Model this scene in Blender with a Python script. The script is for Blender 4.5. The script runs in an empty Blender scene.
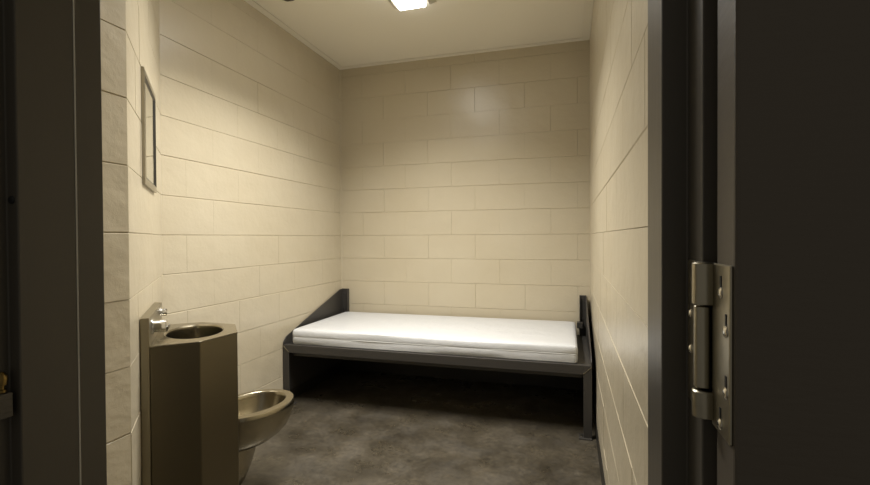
import bpy, bmesh, math, random
from mathutils import Vector, Matrix
random.seed(7)
S = bpy.context.scene
C = S.collection
PI = math.pi

# ------------------------------------------------------------------ camera
cam_d = bpy.data.cameras.new('camera'); cam = bpy.data.objects.new('camera', cam_d); C.objects.link(cam)
F_PX, YAW, PITCH, ROLL = 457.4, .2858, -.0115, -.0058
cam_d.sensor_fit = 'HORIZONTAL'; cam_d.sensor_width = 36.0; cam_d.lens = 36.0*F_PX/870
cam_d.clip_start = .02; cam_d.clip_end = 60
fwd = Vector((-math.sin(YAW)*math.cos(PITCH), math.cos(YAW)*math.cos(PITCH), math.sin(PITCH)))
rt = Vector((math.cos(YAW), math.sin(YAW), 0)); up = rt.cross(fwd)
r2 = rt*math.cos(ROLL)+up*math.sin(ROLL); u2 = -rt*math.sin(ROLL)+up*math.cos(ROLL)
m = Matrix((r2, u2, -fwd)).transposed().to_4x4(); m.translation = Vector((0, 0, 1.2))
cam.matrix_world = m
S.camera = cam

# ------------------------------------------------------------------ world, exposure
w = bpy.data.worlds.new('corridor_gloom'); S.world = w; w.use_nodes = True
bg = w.node_tree.nodes['Background']; bg.inputs[0].default_value = (1.0, .92, .78, 1); bg.inputs[1].default_value = .16
S.view_settings.view_transform = 'Standard'; S.view_settings.look = 'None'
S.view_settings.exposure = 0.0; S.view_settings.gamma = 1.0; S.view_settings.use_curve_mapping = False

# ------------------------------------------------------------------ the ceiling lamp's light
LX, LY0, LY1, LZ = -.962, 1.60, 2.80, 2.717
LAMP_W = 49.5
def area(name, loc, sx, sy, power, spread):
    d = bpy.data.lights.new(name, 'AREA'); d.shape = 'RECTANGLE'; d.size = sx; d.size_y = sy
    d.energy = power; d.color = (1.0, .975, .93); d.spread = math.radians(spread)
    o = bpy.data.objects.new(name, d); C.objects.link(o); o.location = loc
    return o
area('lamp_light', (LX, (LY0+LY1)/2, LZ-.052), .18, LY1-LY0-.06, LAMP_W, 125)

# ------------------------------------------------------------------ helpers
def mat(name, col, rough=.5, metal=0.0, emit=None, strength=0, bump=None, spec=.5, var=None, coat=0, aniso=0):
    m = bpy.data.materials.new(name); m.use_nodes = True; nt = m.node_tree; N = nt.nodes; L = nt.links
    b = N['Principled BSDF']
    b.inputs['Base Color'].default_value = (*col, 1); b.inputs['Roughness'].default_value = rough
    b.inputs['Metallic'].default_value = metal; b.inputs['Specular IOR Level'].default_value = spec
    if coat: b.inputs['Coat Weight'].default_value = coat; b.inputs['Coat Roughness'].default_value = .25
    if emit: b.inputs['Emission Color'].default_value = (*emit, 1); b.inputs['Emission Strength'].default_value = strength
    tc = N.new('ShaderNodeTexCoord')
    if var:                                     # var = (scale, second colour, amount)
        n = N.new('ShaderNodeTexNoise'); n.inputs['Scale'].default_value = var[0]; n.inputs['Detail'].default_value = 5
        L.new(tc.outputs['Object'], n.inputs['Vector'])
        mx = N.new('ShaderNodeMix'); mx.data_type = 'RGBA'
        mx.inputs[6].default_value = (*col, 1); mx.inputs[7].default_value = (*var[1], 1)
        rp = N.new('ShaderNodeMapRange'); rp.inputs[1].default_value = .35; rp.inputs[2].default_value = .65
        rp.inputs[4].default_value = var[2]
        L.new(n.outputs['Fac'], rp.inputs[0]); L.new(rp.outputs[0], mx.inputs[0]); L.new(mx.outputs[2], b.inputs['Base Color'])
    if bump:                                    # bump = [(scale xyz, detail, distance), ...]
        prev = None
        for sc, det, dist in bump:
            mp = N.new('ShaderNodeMapping'); mp.inputs['Scale'].default_value = sc
            L.new(tc.outputs['Object'], mp.inputs['Vector'])
            n = N.new('ShaderNodeTexNoise'); n.inputs['Scale'].default_value = 1; n.inputs['Detail'].default_value = det
            L.new(mp.outputs[0], n.inputs['Vector'])
            bp = N.new('ShaderNodeBump'); bp.inputs['Strength'].default_value = 1; bp.inputs['Distance'].default_value = dist
            L.new(n.outputs['Fac'], bp.inputs['Height'])
            if prev: L.new(prev.outputs[0], bp.inputs['Normal'])
            prev = bp
        L.new(prev.outputs[0], b.inputs['Normal'])
    return m

M = {}
M['wall'] = mat('cream_block_paint', (.52, .458, .335), .31, bump=[((6, 6, 7), 3, .008), ((80, 80, 80), 3, .0007), ((330, 330, 330), 2, .0003)],
                var=(2.2, (.495, .43, .305), .8), coat=.22)
M['ceil'] = mat('ceiling_paint', (.86, .81, .68), .6, bump=[((3, 3, 3), 2, .004)])
M['trim'] = mat('trim_paint', (.86, .81, .68), .5)
M['base'] = mat('dark_base_paint', (.022, .020, .016), .4)
M['frame'] = mat('bronze_grey_frame_paint', (.088, .079, .064), .36, bump=[((60, 60, 12), 3, .0003)], spec=.35)
M['door'] = mat('bronze_grey_door_paint', (.10, .085, .066), .42, bump=[((40, 40, 160), 4, .0003)], spec=.4)
M['bed'] = mat('dark_bed_steel_paint', (.042, .038, .033), .42, bump=[((70, 70, 70), 3, .0006)])
M['steel'] = mat('brushed_stainless_steel', (.38, .34, .25), .24, 1.0, bump=[((5, 5, 5), 2, .0010), ((14, 14, 260), 2, .0002)])
M['cab'] = mat('shaded_cabinet_steel', (.17, .145, .095), .34, 1.0, bump=[((14, 14, 260), 2, .0002)])  # stainless with a darkened colour, painting in the shade on the cabinet sides
M['panel'] = mat('back_panel_steel', (.32, .285, .205), .34, 1.0)
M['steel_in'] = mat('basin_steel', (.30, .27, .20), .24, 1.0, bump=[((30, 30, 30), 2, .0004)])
M['chrome'] = mat('polished_chrome', (.85, .86, .88), .08, 1.0)
M['hinge'] = mat('satin_hinge_steel', (.40, .37, .29), .33, 1.0, bump=[((50, 50, 50), 3, .0004)])
M['screw'] = mat('bright_screw_steel', (.8, .78, .72), .2, 1.0)
M['slot'] = mat('dark_recess', (.006, .006, .006), .6)
M['mirror'] = mat('polished_mirror_plate', (.62, .63, .60), .06, 1.0, bump=[((12, 12, 12), 2, .0004)])
M['mframe'] = mat('mirror_frame_steel', (.40, .37, .30), .3, 1.0)
M['vinyl'] = mat('white_mattress_vinyl', (.575, .58, .58), .38, bump=[((9, 9, 9), 4, .006), ((260, 260, 260), 2, .0003)])
M['piping'] = mat('grey_welt', (.50, .50, .48), .5)
M['diff'] = mat('lit_diffuser', (.9, .9, .88), .4, emit=(1, .98, .93), strength=13)
M['lampbody'] = mat('white_lamp_housing', (.62, .58, .48), .45)
M['rubber'] = mat('black_rubber', (.012, .012, .012), .55)
M['brass'] = mat('dull_brass', (.20, .14, .05), .35, 1.0)
M['bronze'] = mat('dark_bronze', (.05, .035, .015), .4)

# floor: stained, sealed concrete
def floor_mat():
    m = bpy.data.materials.new('stained_sealed_concrete'); m.use_nodes = True; nt = m.node_tree; N = nt.nodes; L = nt.links
    b = N['Principled BSDF']; tc = N.new('ShaderNodeTexCoord')
    def noise(sc, det, rough=.6):
        n = N.new('ShaderNodeTexNoise'); n.inputs['Scale'].default_value = sc; n.inputs['Detail'].default_value = det
        n.inputs['Roughness'].default_value = rough; n.inputs['Distortion'].default_value = .15
        L.new(tc.outputs['Object'], n.inputs['Vector']); return n
    n1 = noise(3.6, 9, .68); r = N.new('ShaderNodeValToRGB'); e = r.color_ramp.elements
    e[0].position = .28; e[0].color = (.032, .026, .017, 1); e[1].position = .78; e[1].color = (.105, .088, .062, 1)
    a = e.new(.5); a.color = (.060, .050, .034, 1)
    L.new(n1.outputs['Fac'], r.inputs[0])
    n2 = noise(38, 6, .7); mr = N.new('ShaderNodeMapRange'); mr.inputs[3].default_value = .62; mr.inputs[4].default_value = 1.35
    mr.inputs[1].default_value = .3; mr.inputs[2].default_value = .7
    L.new(n2.outputs['Fac'], mr.inputs[0])
    mx = N.new('ShaderNodeMix'); mx.data_type = 'RGBA'; mx.blend_type = 'MULTIPLY'; mx.inputs[0].default_value = 1
    L.new(r.outputs[0], mx.inputs[6]); L.new(mr.outputs[0], mx.inputs[7]); L.new(mx.outputs[2], b.inputs['Base Color'])
    n3 = noise(4.5, 4); rr = N.new('ShaderNodeMapRange'); rr.inputs[3].default_value = .22; rr.inputs[4].default_value = .62
    rr.inputs[1].default_value = .35; rr.inputs[2].default_value = .65
    L.new(n3.outputs['Fac'], rr.inputs[0]); L.new(rr.outputs[0], b.inputs['Roughness'])
    bp = N.new('ShaderNodeBump'); bp.inputs['Distance'].default_value = .0012; L.new(n2.outputs['Fac'], bp.inputs['Height']); L.new(bp.outputs[0], b.inputs['Normal'])
    return m
M['floor'] = floor_mat()

def obj(name, bm, m, parent=None, smooth=False, bevel=0, seg=2):
    me = bpy.data.meshes.new(name); bmesh.ops.recalc_face_normals(bm, faces=bm.faces); bm.to_mesh(me); bm.free()
    o = bpy.data.objects.new(name, me); C.objects.link(o); me.materials.append(m)
    if smooth:
        for p in me.polygons: p.use_smooth = True
        es = me.attributes.new('sharp_edge', 'BOOLEAN', 'EDGE') if 'sharp_edge' not in me.attributes else me.attributes['sharp_edge']
        b2 = bmesh.new(); b2.from_mesh(me); b2.edges.ensure_lookup_table()
        for e in b2.edges:
            if len(e.link_faces) == 2 and e.calc_face_angle(0) > math.radians(38): es.data[e.index].value = True
        b2.free()
    if bevel:
        md = o.modifiers.new('bevel', 'BEVEL'); md.width = bevel; md.segments = seg; md.limit_method = 'ANGLE'; md.angle_limit = math.radians(35)
    if parent: o.parent = parent
    return o
def struct(o): o['kind'] = 'structure'; return o
def thing(name, label, cat, group=None, loc=(0, 0, 0)):
    o = bpy.data.objects.new(name, None); C.objects.link(o); o.empty_display_size = .1; o.location = loc
    o['label'] = label; o['category'] = cat
    if group: o['group'] = group
    return o
def put(o, parent):     # parent a mesh whose vertices are in world coordinates to an empty that stands elsewhere
    o.parent = parent; o.matrix_parent_inverse = Matrix.Translation(-parent.location); return o
def box(bm, x0, x1, y0, y1, z0, z1):
    v = [bm.verts.new((x, y, z)) for x in (x0, x1) for y in (y0, y1) for z in (z0, z1)]
    for f in ((0, 1, 3, 2), (4, 6, 7, 5), (0, 4, 5, 1), (2, 3, 7, 6), (0, 2, 6, 4), (1, 5, 7, 3)): bm.faces.new([v[i] for i in f])
def mbox(*a): bm = bmesh.new(); box(bm, *a); return bm
def prism(bm, pts, z0, z1):
    lo = [bm.verts.new((p[0], p[1], z0)) for p in pts]; hi = [bm.verts.new((p[0], p[1], z1)) for p in pts]; n = len(pts)
    bm.faces.new(lo); bm.faces.new(hi)
    for i in range(n): bm.faces.new((lo[i], lo[(i+1) % n], hi[(i+1) % n], hi[i]))
def cyl(bm, p, d, r0, r1, h, seg=24, rings=None):
    """rings: list of (t along, radius); a lathe about direction d starting at p"""
    d = Vector(d).normalized(); a = d.orthogonal().normalized(); b = d.cross(a); p = Vector(p)
    rings = rings or [(0, r0), (h, r1)]; R = []
    for t, r in rings:
        R.append([bm.verts.new(p+d*t+(a*math.cos(2*PI*i/seg)+b*math.sin(2*PI*i/seg))*r) for i in range(seg)])
    bm.faces.new(R[0]); bm.faces.new(R[-1])
    for A, B in zip(R, R[1:]):
        for i in range(seg): bm.faces.new((A[i], A[(i+1) % seg], B[(i+1) % seg], B[i]))

# ------------------------------------------------------------------ room shape (metres; floor z = 0)
XL, XR, YB, H = -1.983, .152, 3.737, 2.717
C1 = Vector((-1.282, 1.069, 0)); U = Vector((-.673677, .739026, 0)); NN = Vector((.739026, .673677, 0))   # the angled wall and its normal
C2 = C1+U*1.04056
YF = .563                      # inner face of the door wall
CO, ROWZ = .2032, 1.219        # block course; one joint at 1.219

def block_wall(name, origin, d, n, length, ph_even, ph_odd, z_lo=0.0, z_hi=H, s_of=0.0, vs=1.0):
    """one mesh of 8 x 16 inch blocks with tooled joints. ph_*: position of one vertical joint measured along d (s + s_of)"""
    rnd = random.Random(hash(name) % 1000 if False else sum(map(ord, name)))
    bm = bmesh.new(); o = Vector(origin); d = Vector(d).normalized(); n = Vector(n).normalized(); B = .4064
    hs = {k: rnd.choice([.45, .7, 1, 1, 1.15])*(1 if k < 4 else .55) for k in range(-6, 10)}
    for k in range(-6, 9):
        z0, z1 = ROWZ+k*CO, ROWZ+(k+1)*CO
        z0c, z1c = max(z0, z_lo), min(z1, z_hi)
        if z1c-z0c < .005: continue
        ph = (ph_even if k % 2 == 0 else ph_odd)
        s = ph-math.ceil((ph-s_of)/B+1)*B
        cuts = []
        while s < s_of+length+B:
            if s_of+.02 < s < s_of+length-.02: cuts.append(s-s_of)
            s += B
        cuts = [0]+cuts+[length]
        vis = [0]+[vs*rnd.choice([.0003, .0005, .0010, .0016, .0030]) for _ in cuts[1:-1]]+[0]
        for i in range(len(cuts)-1):
            a, b = cuts[i], cuts[i+1]; off = rnd.uniform(-.0006, .0006)
            ib = .0030*hs[k] if z0c == z0 and k > -6 else 0; it = .0028*hs[k+1] if z1c == z1 else 0
            la, lb = vis[i], vis[i+1]; dp = .0038
            def P(s_, z_, dep): return bm.verts.new(o+d*s_+Vector((0, 0, z_))-n*dep)
            O = [P(a, z0c, dp), P(b, z0c, dp), P(b, z1c, dp), P(a, z1c, dp)]
            a2, b2, z2, z3 = a+la, b-lb, z0c+ib, z1c-it
            I = [P(a2, z2, off), P(b2, z2, off), P(b2, z3, off), P(a2, z3, off)]
            bm.faces.new(I)
            for q in range(4): bm.faces.new((O[q], O[(q+1) % 4], I[(q+1) % 4], I[q]))
    ob = obj(name, bm, M['wall'])
    # make every face look at the room
    me = ob.data; b2 = bmesh.new(); b2.from_mesh(me)
    for f in b2.faces:
        if f.normal.dot(n) < 0: f.normal_flip()
    b2.to_mesh(me); b2.free()
    return struct(ob)

block_wall('wall_left', C2+Vector((0, -.012, 0)), (0, 1, 0), (1, 0, 0), YB-C2.y+.02, 2.189, 2.399, s_of=C2.y-.012, vs=.35)
block_wall('wall_back', (XL-.012, YB, 0), (1, 0, 0), (0, -1, 0), XR-XL+.024, -.140, .063, s_of=XL-.012)
block_wall('wall_right', (XR, .40, 0), (0, 1, 0), (-1, 0, 0), YB-.40+.012, 1.255, 1.452, s_of=.40, vs=.7)
block_wall('wall_corner', C1, U, NN, (C2-C1).length, .18, .285, vs=.3)
block_wall('wall_side', (C1.x, .44, 0), (0, 1, 0), (1, 0, 0), C1.y-.44, .44, .44+.2032, s_of=.44, vs=.2)

# the wall the door stands in: a left and a right pier and the part above the door
def pier(name, x0, x1, z0=0, z1=H+.02):
    return struct(obj(name, mbox(x0, x1, .445, YF-.004, z0, z1), M['wall']))
pier('wall_front', -1.9, -.835)
pier('wall_front_right', .128, 1.35)
pier('wall_front_top', -.835, .128, 2.20)

# floor and ceiling
def plane(name, x0, x1, y0, y1, z, m, dn=False):
    return struct(obj(name, mbox(x0, x1, y0, y1, z-.04 if not dn else z, z if not dn else z+.04), m))
plane('floor', -2.3, 1.4, -1.6, YB+.15, 0, M['floor'])
plane('ceiling', -2.15, .30, .40, YB+.1, H, M['ceil'], True)

# ceiling trim: a flat angle strip round the room, with a thin raised bead on its inner edge
def strip(name, a, b, n, wd=.052, th=.0035):
    a, b, n = Vector(a), Vector(b), Vector(n)
    bm = bmesh.new()
    for (w0, w1, t) in ((0, wd, th), (wd-.006, wd, th+.0012)):
        p = [a+n*w0, b+n*w0, b+n*w1, a+n*w1]; prism(bm, p, H-t, H+.001)
    return struct(obj(name, bm, M['trim'], bevel=.001))
strip('trim_1', (XL, C2.y, 0), (XL, YB, 0), (1, 0, 0))
strip('trim_2', (XL, YB, 0), (XR, YB, 0), (0, -1, 0), th=.0029)
strip('trim_3', (XR, YB, 0), (XR, YF, 0), (-1, 0, 0), th=.0039)
strip('trim_4', C1, C2, NN)

# thin paint-filled sealant line in the back left corner
bm = bmesh.new(); cyl(bm, (XL+.002, YB-.002, .1), (0, 0, 1), .006, .006, H-.100, 10); struct(obj('trim_6', bm, M['wall'], smooth=True))

# base painted dark along the foot of the walls
def base(name, a, b, n, h=.10, t=.004):
    a, b, n = Vector(a), Vector(b), Vector(n); bm = bmesh.new(); prism(bm, [a-n*.004, b-n*.004, b+n*t, a+n*t], 0, h)
    return struct(obj(name, bm, M['base'], bevel=.0015))
base('baseboard_left', C2, (XL, YB, 0), (1, 0, 0))
base('baseboard_back', (XL, YB, 0), (XR, YB, 0), (0, -1, 0))
base('baseboard_right', (XR, YF, 0), (XR, YB, 0), (-1, 0, 0))
base('baseboard_corner', C1, C1+U*.20, NN)
base('baseboard_side', (C1.x, YF, 0), C1, (1, 0, 0))

# ------------------------------------------------------------------ door frame (pressed steel) and the open door
def profile(name, pts, z0, z1, parent, m=M['frame'], bevel=.002):
    bm = bmesh.new(); prism(bm, pts, z0, z1); return obj(name, bm, m, parent, bevel=bevel)
FH = 2.14
frame = bpy.data.objects.new('trim_5', None); C.objects.link(frame); frame['kind'] = 'structure'
# hinge jamb (right): soffit x=.0852, stop at y=.484, rabbet x=.108, corridor face y=.436
profile('hinge_jamb', [(.0852, .566), (.0852, .484), (.108, .484), (.108, .436), (.150, .436), (.150, .445), (.1275, .445), (.1275, .563), (.150, .563), (.150, .566)], 0, FH, frame)
# strike jamb (left): soffit x=-.795
profile('strike_jamb', [(-.795, .568), (-.795, .483), (-.817, .483), (-.817, .436), (-.862, .436), (-.862, .445), (-.834, .445), (-.834, .563), (-.862, .563), (-.862, .568)], 0, FH, frame)
profile('head', [(-.817, .566), (-.817, .436), (.108, .436), (.108, .566)], FH-.03, FH+.03, frame)
profile('jamb_extension', [(-.797, .5695), (-.797, .617), (-.850, .617), (-.850, .5695)], 0, FH, frame)
profile('sealant_bead', [(-.7945, .5675), (-.7930, .5685), (-.7945, .5695), (-.800, .5695), (-.800, .5675)], 0, FH, frame, M['trim'], .0004)
bm = bmesh.new(); cyl(bm, (-.8065, .4835, 1.26), (0, -1, 0), 0, 0, 0, 20, [(0, .0060), (.0012, .0062), (.003, .0052), (.0036, .0030)])
s_ = obj('silencer', bm, M['rubber'], frame, smooth=True); s_['label'] = 'small black rubber bumper'
# strike keeper box with a brass cylinder above it
k_ = obj('strike_box', mbox(-.8175, -.7985, .452, .4755, .936, .9725), M['frame'], frame, bevel=.0015); k_['label'] = 'grey steel strike box'
bm = bmesh.new()
for z in (.9430, .9500, .9620): box(bm, -.7987, -.7978, .4545, .4735, z, z+.0014)
obj('rib', bm, M['frame'], k_)
bm = bmesh.new(); cyl(bm, (-.808, .4655, .974), (0, 0, 1), 0, 0, 0, 20, [(0, .0065), (.004, .0065), (.0045, .0045), (.010, .0045), (.011, .0075), (.021, .0085), (.027, .0060), (.030, .0030)])
o_ = obj('bolt_knob', bm, M['brass'], frame, smooth=True); o_['label'] = 'small brass bolt knob'

door = bpy.data.objects.new('door_1', None); C.objects.link(door); door['kind'] = 'structure'
obj('door_panel', mbox(.1140, 1.02, .375, .4195, .012, 2.12), M['door'], door, bevel=.0035, seg=3)
def hinge(zc):
    """heavy butt hinge: frame leaf, door leaf, a barrel in three knuckles, screws"""
    h2 = .066
    bm = bmesh.new(); box(bm, .1115, .1142, .3785, .4215, zc-h2, zc+h2)
    leaf = obj('hinge_leaf', bm, M['hinge'], door, bevel=.0012); leaf['label'] = 'satin steel hinge leaf on the door edge'
    for y, dz in ((.3980, .0440), (.3860, .0165), (.3860, -.0295), (.3990, -.0575)):
        bm = bmesh.new(); cyl(bm, (.1118, y, zc+dz), (-1, 0, 0), 0, 0, 0, 18, [(0, .0046), (.0008, .0046), (.0018, .0034), (.0021, .0015)])
        obj('screw', bm, M['screw'], leaf, smooth=True)
        bm = bmesh.new(); box(bm, .1110, .1119, y-.0016, y+.0016, zc+dz+.0045, zc+dz+.013); obj('slot', bm, M['slot'], leaf)
    bm = bmesh.new(); box(bm, .1055, .1082, .432, .474, zc-h2+.004, zc+h2)
    leaf2 = obj('hinge_leaf', bm, M['hinge'], door, bevel=.0008); leaf2['label'] = 'satin steel hinge leaf on the frame'
    for dz in (.018, -.014):
        bm = bmesh.new(); cyl(bm, (.1058, .4615, zc+dz), (-1, 0, 0), 0, 0, 0, 16, [(0, .0042), (.0012, .0042), (.0022, .0028), (.0025, .001)])
        obj('screw', bm, M['screw'], leaf2, smooth=True)
    for (z0, z1, r, y) in ((.031, h2, .0090, .4250), (-.0385, .0300, .0068, .4285), (-h2+.004, -.0395, .0090, .4250)):
        bm = bmesh.new()
        cyl(bm, (.1068, y, zc+z0), (0, 0, 1), 0, 0, 0, 28, [(0, r-.0012), (.001, r), (z1-z0-.001, r), (z1-z0, r-.0012)])
        if r > .0085: box(bm, .1075, .1138, y-.004, y+.0045, zc+z0, zc+z1)
        obj('hinge_knuckle', bm, M['hinge'], door, smooth=True)
hinge(1.112)
hinge(1.90)
hinge(.28)

# ------------------------------------------------------------------ ceiling lamp
lamp = thing('ceiling_light', 'long white rectangular ceiling light with a glowing diffuser, switched on above the cell', 'light', loc=(LX, (LY0+LY1)/2, LZ))
bm = bmesh.new()
def frus(bm, x0, x1, y0, y1, zt, x2, x3, y2, y3, zb):
    t = [bm.verts.new(p) for p in ((x0, y0, zt), (x1, y0, zt), (x1, y1, zt), (x0, y1, zt))]
    b = [bm.verts.new(p) for p in ((x2, y2, zb), (x3, y2, zb), (x3, y3, zb), (x2, y3, zb))]
    bm.faces.new(t); bm.faces.new(b)
    for i in range(4): bm.faces.new((t[i], t[(i+1) % 4], b[(i+1) % 4], b[i]))
frus(bm, LX-.148, LX+.148, LY0-.05, LY1+.05, LZ, LX-.112, LX+.112, LY0-.012, LY1+.012, LZ-.030)
put(obj('housing', bm, M['lampbody'], bevel=.002), lamp)
put(obj('diffuser', mbox(LX-.088, LX+.088, LY0, LY1, LZ-.048, LZ-.0295), M['diff'], bevel=.002), lamp)

# dark round sprinkler plate
spr = thing('sprinkler', 'small dark round sprinkler plate on the ceiling near the left wall', 'sprinkler', loc=(-1.69, 2.50, H))
bm = bmesh.new(); cyl(bm, (-1.69, 2.50, H), (0, 0, -1), 0, 0, 0, 40, [(0, .062), (.003, .062), (.010, .054), (.014, .030), (.015, .022)])
put(obj('cover_plate', bm, M['bronze'], smooth=True), spr)
bm = bmesh.new(); cyl(bm, (-1.69, 2.50, H-.014), (0, 0, -1), 0, 0, 0, 24, [(0, .013), (.010, .012), (.012, .018), (.016, .018), (.017, .006)])
put(obj('spray_head', bm, M['bronze'], smooth=True), spr)

# ------------------------------------------------------------------ bed
BX0, BX1, BY0, BY1 = -1.976, .126, 2.836, 3.732     # outer edges of the frame
RT = .436                                            # top of the front rail
bed = thing('bed_frame', 'dark painted steel wall bed frame spanning the cell under the back wall', 'bed', loc=((BX0+BX1)/2, (BY0+BY1)/2, 0))
def bp(name, bm, **k): return put(obj(name, bm, M['bed'], **k), bed)
bp('pan', mbox(BX0+.005, BX1-.005, BY0+.006, BY1, RT-.012, RT-.006), bevel=.001)
bm = bmesh.new(); box(bm, BX0+.002, BX1-.002, BY0, BY0+.006, RT-.056, RT); box(bm, BX0+.002, BX1-.002, BY0+.004, BY0+.030, RT-.006, RT)
bp('front_rail', bm, bevel=.0018)
bp('stiffener', mbox(BX0+.05, BX1-.05, BY0+.045, BY0+.075, RT-.088, RT-.012), bevel=.002)
bp('stiffener', mbox(BX0+.05, BX1-.05, BY1-.10, BY1-.06, RT-.075, RT-.012), bevel=.002)
for sgn, xo in ((1, BX0), (-1, BX1)):
    X = lambda a, b: (min(xo+sgn*a, xo+sgn*b), max(xo+sgn*a, xo+sgn*b))
    # leg: steel angle, mitred to the rail
    bm = bmesh.new(); box(bm, *X(0, .048), BY0-.001, BY0+.005, .006, RT-.004); box(bm, *X(0, .006), BY0, BY0+.048, .006, RT-.004)
    bp('leg', bm, bevel=.0015)
    bm = bmesh.new(); a = [xo+sgn*.046, xo+sgn*.050, xo+sgn*.004, xo+sgn*.000]
    v = [bm.verts.new((x, y, z)) for y in (BY0-.0035, BY0-.0008) for x, z in ((a[0], RT-.052), (a[1], RT-.050), (a[2], RT-.006), (a[3], RT-.008))]
    bm.faces.new(v[:4]); bm.faces.new(v[4:])
    for i in range(4): bm.faces.new((v[i], v[(i+1) % 4], v[4+(i+1) % 4], v[4+i]))
    q = bp('weld', bm); q.data.materials[0] = M['hinge']; q['label'] = 'light diagonal weld seam'
    # foot plate with anchor bolts
    ft = bp('foot_plate', mbox(*X(0, .075), BY0-.018, BY0+.060, 0, .007), bevel=.0015)
    bm = bmesh.new(); cyl(bm, (xo+sgn*.060, BY0+.020, .0065), (0, 0, 1), .008, .008, .009, 6)
    put(obj('anchor_bolt', bm, M['hinge']), ft); ft.children[0].parent = ft; ft.children[0].matrix_parent_inverse = Matrix.Identity(4)
    # end plate: low in front, rising to the back post; dark panel below added as shade under the bed
    bm = bmesh.new(); xs = X(0, .006)
    poly = [(BY0, RT-.05), (BY0, RT+.020), (BY0+.035, RT+.052), (BY1-.045, .738), (BY1, .738), (BY1, .085), (BY0+.05, .085), (BY0+.05, RT-.05)]
    A = [bm.verts.new((xs[0], y, z)) for y, z in poly]; Bv = [bm.verts.new((xs[1], y, z)) for y, z in poly]
    bm.faces.new(A); bm.faces.new(Bv); n_ = len(A)
    for i in range(n_): bm.faces.new((A[i], A[(i+1) % n_], Bv[(i+1) % n_], Bv[i]))
    bp('end_plate_shade_panel', bm, bevel=.0015)
    # post against the back wall
    bm = bmesh.new(); pw = .072 if sgn > 0 else .052; box(bm, *X(0, pw), BY1-.006, BY1, RT-.07, .742); box(bm, *X(pw-.006, pw), BY1-.036, BY1-.004, RT-.07, .742)
    pz = bp('post', bm, bevel=.0015)
    for z in (.56, .70):
        bm = bmesh.new(); cyl(bm, (xo+sgn*.026, BY1-.006, z), (0, -1, 0), .008, .008, .007, 6)
        b_ = obj('anchor_bolt', bm, M['bed']); b_.parent = pz
    # hold-down bracket for the mattress end
    bp('bracket', mbox(*X(.030, .072), BY1-.075, BY1-.012, RT+.060, RT+.105) if sgn < 0 else mbox(*X(.006, .040), BY1-.075, BY1-.045, RT, RT+.05), bevel=.003)

# mattress
mx0, mx1, my0, my1, mz = -1.922, .047, 2.858, 3.690, RT-.004
mat_ = thing('mattress', 'thin white vinyl mattress lying on the dark steel bed frame', 'mattress', loc=((mx0+mx1)/2, (my0+my1)/2, mz))
def rrect(x0, x1, y0, y1, r, seg=6, per=14):
    pts = []
    cs = [(x1-r, y0+r, -PI/2), (x1-r, y1-r, 0), (x0+r, y1-r, PI/2), (x0+r, y0+r, PI)]
    for i, (cx, cy, a0) in enumerate(cs):
        for k in range(seg+1): a = a0+PI/2*k/seg; pts.append((cx+r*math.cos(a), cy+r*math.sin(a)))
        nx, ny, na = cs[(i+1) % 4]; e = pts[-1]; s = (nx+r*math.cos(na), ny+r*math.sin(na))
        for k in range(1, per): t = k/per; pts.append((e[0]+(s[0]-e[0])*t, e[1]+(s[1]-e[1])*t))
    return pts
bm = bmesh.new(); prev = None
prof = [(0, .030), (.002, .010), (.008, .003), (.030, .000), (.048, .0005), (.054, .0015), (.057, .0025), (.060, .0012), (.068, .000), (.092, .001), (.103, .005), (.109, .013), (.1125, .028), (.1145, .060), (.116, .14), (.1165, .30)]
n0 = 0
for dz, ins in prof:
    r = min(max(.022-ins*.3, .012)+ins*.4, .06)
    P = rrect(mx0+ins, mx1-ins, my0+ins, my1-ins, r)
    wob = lambda i: .0022*math.sin(i*.73)+.0014*math.sin(i*1.9) if .02 < dz < .1 else 0
    ring = [bm.verts.new((p[0], p[1]+(wob(i) if p[1] < my0+.1 else 0), mz+.0015+dz)) for i, p in enumerate(P)]
    if prev:
        for i in range(len(ring)): bm.faces.new((prev[i], prev[(i+1) % len(ring)], ring[(i+1) % len(ring)], ring[i]))
    else: bm.faces.new(ring)
    prev = ring
bm.faces.new(prev)
put(obj('cover', bm, M['vinyl'], smooth=True), mat_)
bm = bmesh.new(); P = rrect(mx0+.0025, mx1-.0025, my0+.0025, my1-.0025, .022); R = []
for i, p in enumerate(P):
    a, b = Vector(P[i-1]), Vector(P[(i+1) % len(P)]); t = (b-a).normalized(); nr = Vector((t.y, -t.x))
    R.append([bm.verts.new((p[0]+nr.x*.0028*math.cos(q*PI/3), p[1]+nr.y*.0028*math.cos(q*PI/3), mz+.0585+.0028*math.sin(q*PI/3))) for q in range(6)])
for i in range(len(R)):
    A, B = R[i], R[(i+1) % len(R)]
    for q in range(6): bm.faces.new((A[q], A[(q+1) % 6], B[(q+1) % 6], B[q]))
put(obj('seam_piping', bm, M['piping'], smooth=True), mat_)

# ------------------------------------------------------------------ stainless sink and toilet unit on the angled wall
def W(a, b, z=0.0): p = C1+U*a+NN*b; return Vector((p.x, p.y, z))
unit = thing('sink_toilet_unit', 'stainless steel combined washbasin and toilet unit fixed to the angled corner wall', 'toilet', loc=W(.42, .15))
def sp(name, bm, m='steel', **k): return put(obj(name, bm, M[m], **k), unit)
bm = bmesh.new(); prism(bm, [W(.195, .001), W(.640, .001), W(.640, .029), W(.195, .029)], .004, .927); sp('back_panel', bm, 'panel', bevel=.003)
HEX = [(.200, .029), (.206, .185), (.321, .314), (.508, .314), (.634, .185), (.640, .029)]
bm = bmesh.new(); prism(bm, [W(*p) for p in HEX], .004, .8235); bm.faces.ensure_lookup_table(); bmesh.ops.delete(bm, geom=[bm.faces[1]], context='FACES_ONLY'); sp('cabinet', bm, 'cab', bevel=.004, seg=3)
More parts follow.
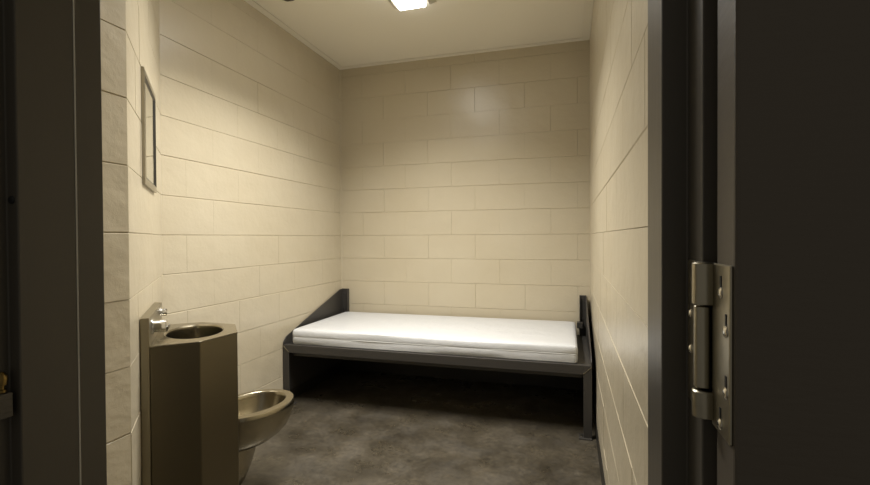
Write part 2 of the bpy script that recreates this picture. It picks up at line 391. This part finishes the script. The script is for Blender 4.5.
# countertop with an oval hole, rolled into the basin
TZ = .828; bc = (.414, .162); ea, eb = .152, .104
cen = Vector(bc); hexv = [Vector(p) for p in HEX]
angs = sorted([math.atan2(p.y-cen.y, p.x-cen.x) % (2*PI) for p in hexv]+[2*PI*i/72 for i in range(72)])
def hit(a):
    d = Vector((math.cos(a), math.sin(a))); best = 9
    for i in range(6):
        p, q = hexv[i], hexv[(i+1) % 6]; e = q-p; den = d.x*e.y-d.y*e.x
        if abs(den) < 1e-9: continue
        t = ((p.x-cen.x)*e.y-(p.y-cen.y)*e.x)/den; s = ((p.x-cen.x)*d.y-(p.y-cen.y)*d.x)/den
        if t > 0 and -1e-4 <= s <= 1.0001: best = min(best, t)
    return cen+d*best
def ell(a, k, ka=0):
    # point of the ellipse in direction a
    r = 1/math.sqrt((math.cos(a)/ea)**2+(math.sin(a)/eb)**2); return cen+Vector((math.cos(a), math.sin(a)))*(r*k+ka)
def loft(bm, rings, close_last=False):
    prev = None
    for ring in rings:
        vs = [bm.verts.new(p) for p in ring]
        if prev:
            for i in range(len(vs)): bm.faces.new((prev[i], prev[(i+1) % len(vs)], vs[(i+1) % len(vs)], vs[i]))
        prev = vs
    if close_last: bm.faces.new(prev)
out = [hit(a) for a in angs]
bm = bmesh.new()
sc = lambda p, k: cen+(p-cen)*k
loft(bm, [[W(*sc(p, .985), TZ-.0045) for p in out], [W(*sc(p, 1.0), TZ-.0040) for p in out], [W(*sc(p, 1.002), TZ-.0018) for p in out], [W(*sc(p, .994), TZ) for p in out],
          [W(*ell(a, 1, .010), TZ) for a in angs], [W(*ell(a, 1, .006), TZ+.0018) for a in angs], [W(*ell(a, 1, .001), TZ+.0014) for a in angs], [W(*ell(a, 1, -.003), TZ-.004) for a in angs]])
sp('countertop', bm, smooth=True)
bm = bmesh.new()
loft(bm, [[W(*ell(a, k, ka), TZ+z) for a in angs] for k, ka, z in ((1, -.003, -.004), (1, -.005, -.014), (.985, 0, -.050), (.955, 0, -.085), (.87, 0, -.115), (.6, 0, -.131), (.2, 0, -.134), (.12, 0, -.137))], True)
bs = sp('basin', bm, 'steel_in', smooth=True)
bm = bmesh.new(); p = W(*cen, TZ-.137); cyl(bm, p, (0, 0, 1), 0, 0, 0, 24, [(0, .024), (.003, .024), (.0045, .020), (.003, .012)])
d_ = obj('drain', bm, M['hinge'], smooth=True); d_.parent = bs
# push valves and bubbler spout
for a, z, r, L in ((.275, .884, .0235, .050), (.560, .894, .0165, .026)):
    bm = bmesh.new(); cyl(bm, W(a, .029, z), NN, 0, 0, 0, 28, [(0, r*1.25), (.004, r*1.25), (.006, r*.92), (L*.45, r*.92), (L*.5, r), (L-.004, r), (L, r*.8), (L+.001, r*.3)])
    sp('push_button', bm, 'chrome', smooth=True)['label'] = 'round chrome push button'
bm = bmesh.new(); cyl(bm, W(.415, .029, .868), NN+Vector((0, 0, -.25)), 0, 0, 0, 24, [(0, .016), (.005, .016), (.007, .010), (.034, .009), (.036, .0115), (.046, .0115), (.047, .006)])
sp('spout', bm, 'chrome', smooth=True)['label'] = 'short chrome spout'
# toilet bowl
ax = (U*.59+NN*.81).normalized(); lt = (NN*.59-U*.81).normalized()
F0 = C1+U*.571+NN*.2495; bc0 = F0+ax*.165+lt*.012; NB = 64; RZ = .424
def bowl(k, shift=0, inset=0, z=RZ, back=.215):
    pts = []
    for i in range(NB):
        t = 2*PI*i/NB; c, s = math.cos(t), math.sin(t); e = 2/2.05
        A = (.208 if c > 0 else back)*k-inset; B = .165*k-inset
        x = A*math.copysign(abs(c)**e, c)+shift; y = B*math.copysign(abs(s)**e, s)
        p = bc0+ax*max(x, -.190)+lt*y; pts.append(Vector((p.x, p.y, z)))
    return pts
bm = bmesh.new()
outer = [(.42, -.09, .262), (.56, -.070, .264), (.70, -.048, .272), (.81, -.030, .290), (.895, -.016, .314), (.95, -.007, .345), (.985, 0, .378), (1.0, 0, .402), (.998, 0, .417)]
rings = [bowl(k, s, 0, z) for k, s, z in outer]
rings += [bowl(1, 0, .004, RZ), bowl(1, 0, .037, RZ+.0015), bowl(1, 0, .042, RZ-.003), bowl(1, 0, .044, RZ-.014), bowl(.95, -.004, .044, RZ-.06), bowl(.82, -.01, .040, RZ-.105), bowl(.62, -.02, .035, RZ-.135), bowl(.40, -.03, .02, RZ-.148)]
b0 = rings[0]
loft(bm, rings, True)
bm.verts.ensure_lookup_table(); bm.faces.new([bm.verts[i] for i in range(NB)])
sp('toilet_bowl', bm, smooth=True)
# trapway under the bowl
bm = bmesh.new()
def trap(a, b, f, z, sh=0):
    pts = []
    for i in range(40):
        t = 2*PI*i/40; p = F0+ax*(.02+(f if math.cos(t) > 0 else .06)*math.cos(t))+lt*(b*math.sin(t)); pts.append(Vector((p.x, p.y, z)))
    return pts
loft(bm, [trap(0, .085, .165, .272), trap(0, .083, .155, .21), trap(0, .080, .130, .16), trap(0, .072, .095, .11), trap(0, .055, .06, .075), trap(0, .03, .03, .06)], True)
sp('trap', bm, smooth=True)

# ------------------------------------------------------------------ mirror on the angled wall
mir = thing('mirror', 'steel framed wall mirror above the washbasin on the angled wall', 'mirror', loc=W(.45, 0, 1.40))
u0, u1, z0, z1 = .315, .700, 1.402, 1.828
def wbox(bm, a0, a1, b0, b1, za, zb): prism(bm, [W(a0, b0), W(a1, b0), W(a1, b1), W(a0, b1)], za, zb)
bm = bmesh.new(); fw = .022
def ringbox(bm, a0, a1, za, zb, inn, n0, n1):
    # mitred frame ring: outer face at n0, front lip slopes to n1
    for (p, q) in (((a0, za), (a1, za)), ((a1, za), (a1, zb)), ((a1, zb), (a0, zb)), ((a0, zb), (a0, za))):
        def inner(c): return (c[0]+(inn if c[0] == a0 else -inn), c[1]+(inn if c[1] == za else -inn))
        pi_, qi = inner(p), inner(q)
        def V(c, nn): g = W(c[0], nn, c[1]); return bm.verts.new(g)
        vs = [V(p, .0006), V(q, .0006), V(q, n0), V(p, n0), V(qi, n1), V(pi_, n1), V(qi, .002), V(pi_, .002)]
        bm.faces.new(vs[0:4]); bm.faces.new((vs[3], vs[2], vs[4], vs[5])); bm.faces.new((vs[5], vs[4], vs[6], vs[7])); bm.faces.new((vs[7], vs[6], vs[1], vs[0]))
ringbox(bm, u0, u1, z0, z1, fw, .0095, .0115)
put(obj('frame', bm, M['mframe']), mir)
bm = bmesh.new(); ringbox(bm, u0+fw-.001, u1-fw+.001, z0+fw-.001, z1-fw+.001, .010, .0112, .0060)
g_ = put(obj('gasket', bm, M['base']), mir); g_['label'] = 'dark inner edge'
bm = bmesh.new(); wbox(bm, u0+fw, u1-fw, .003, .0058, z0+fw, z1-fw); put(obj('mirror_glass', bm, M['mirror']), mir)
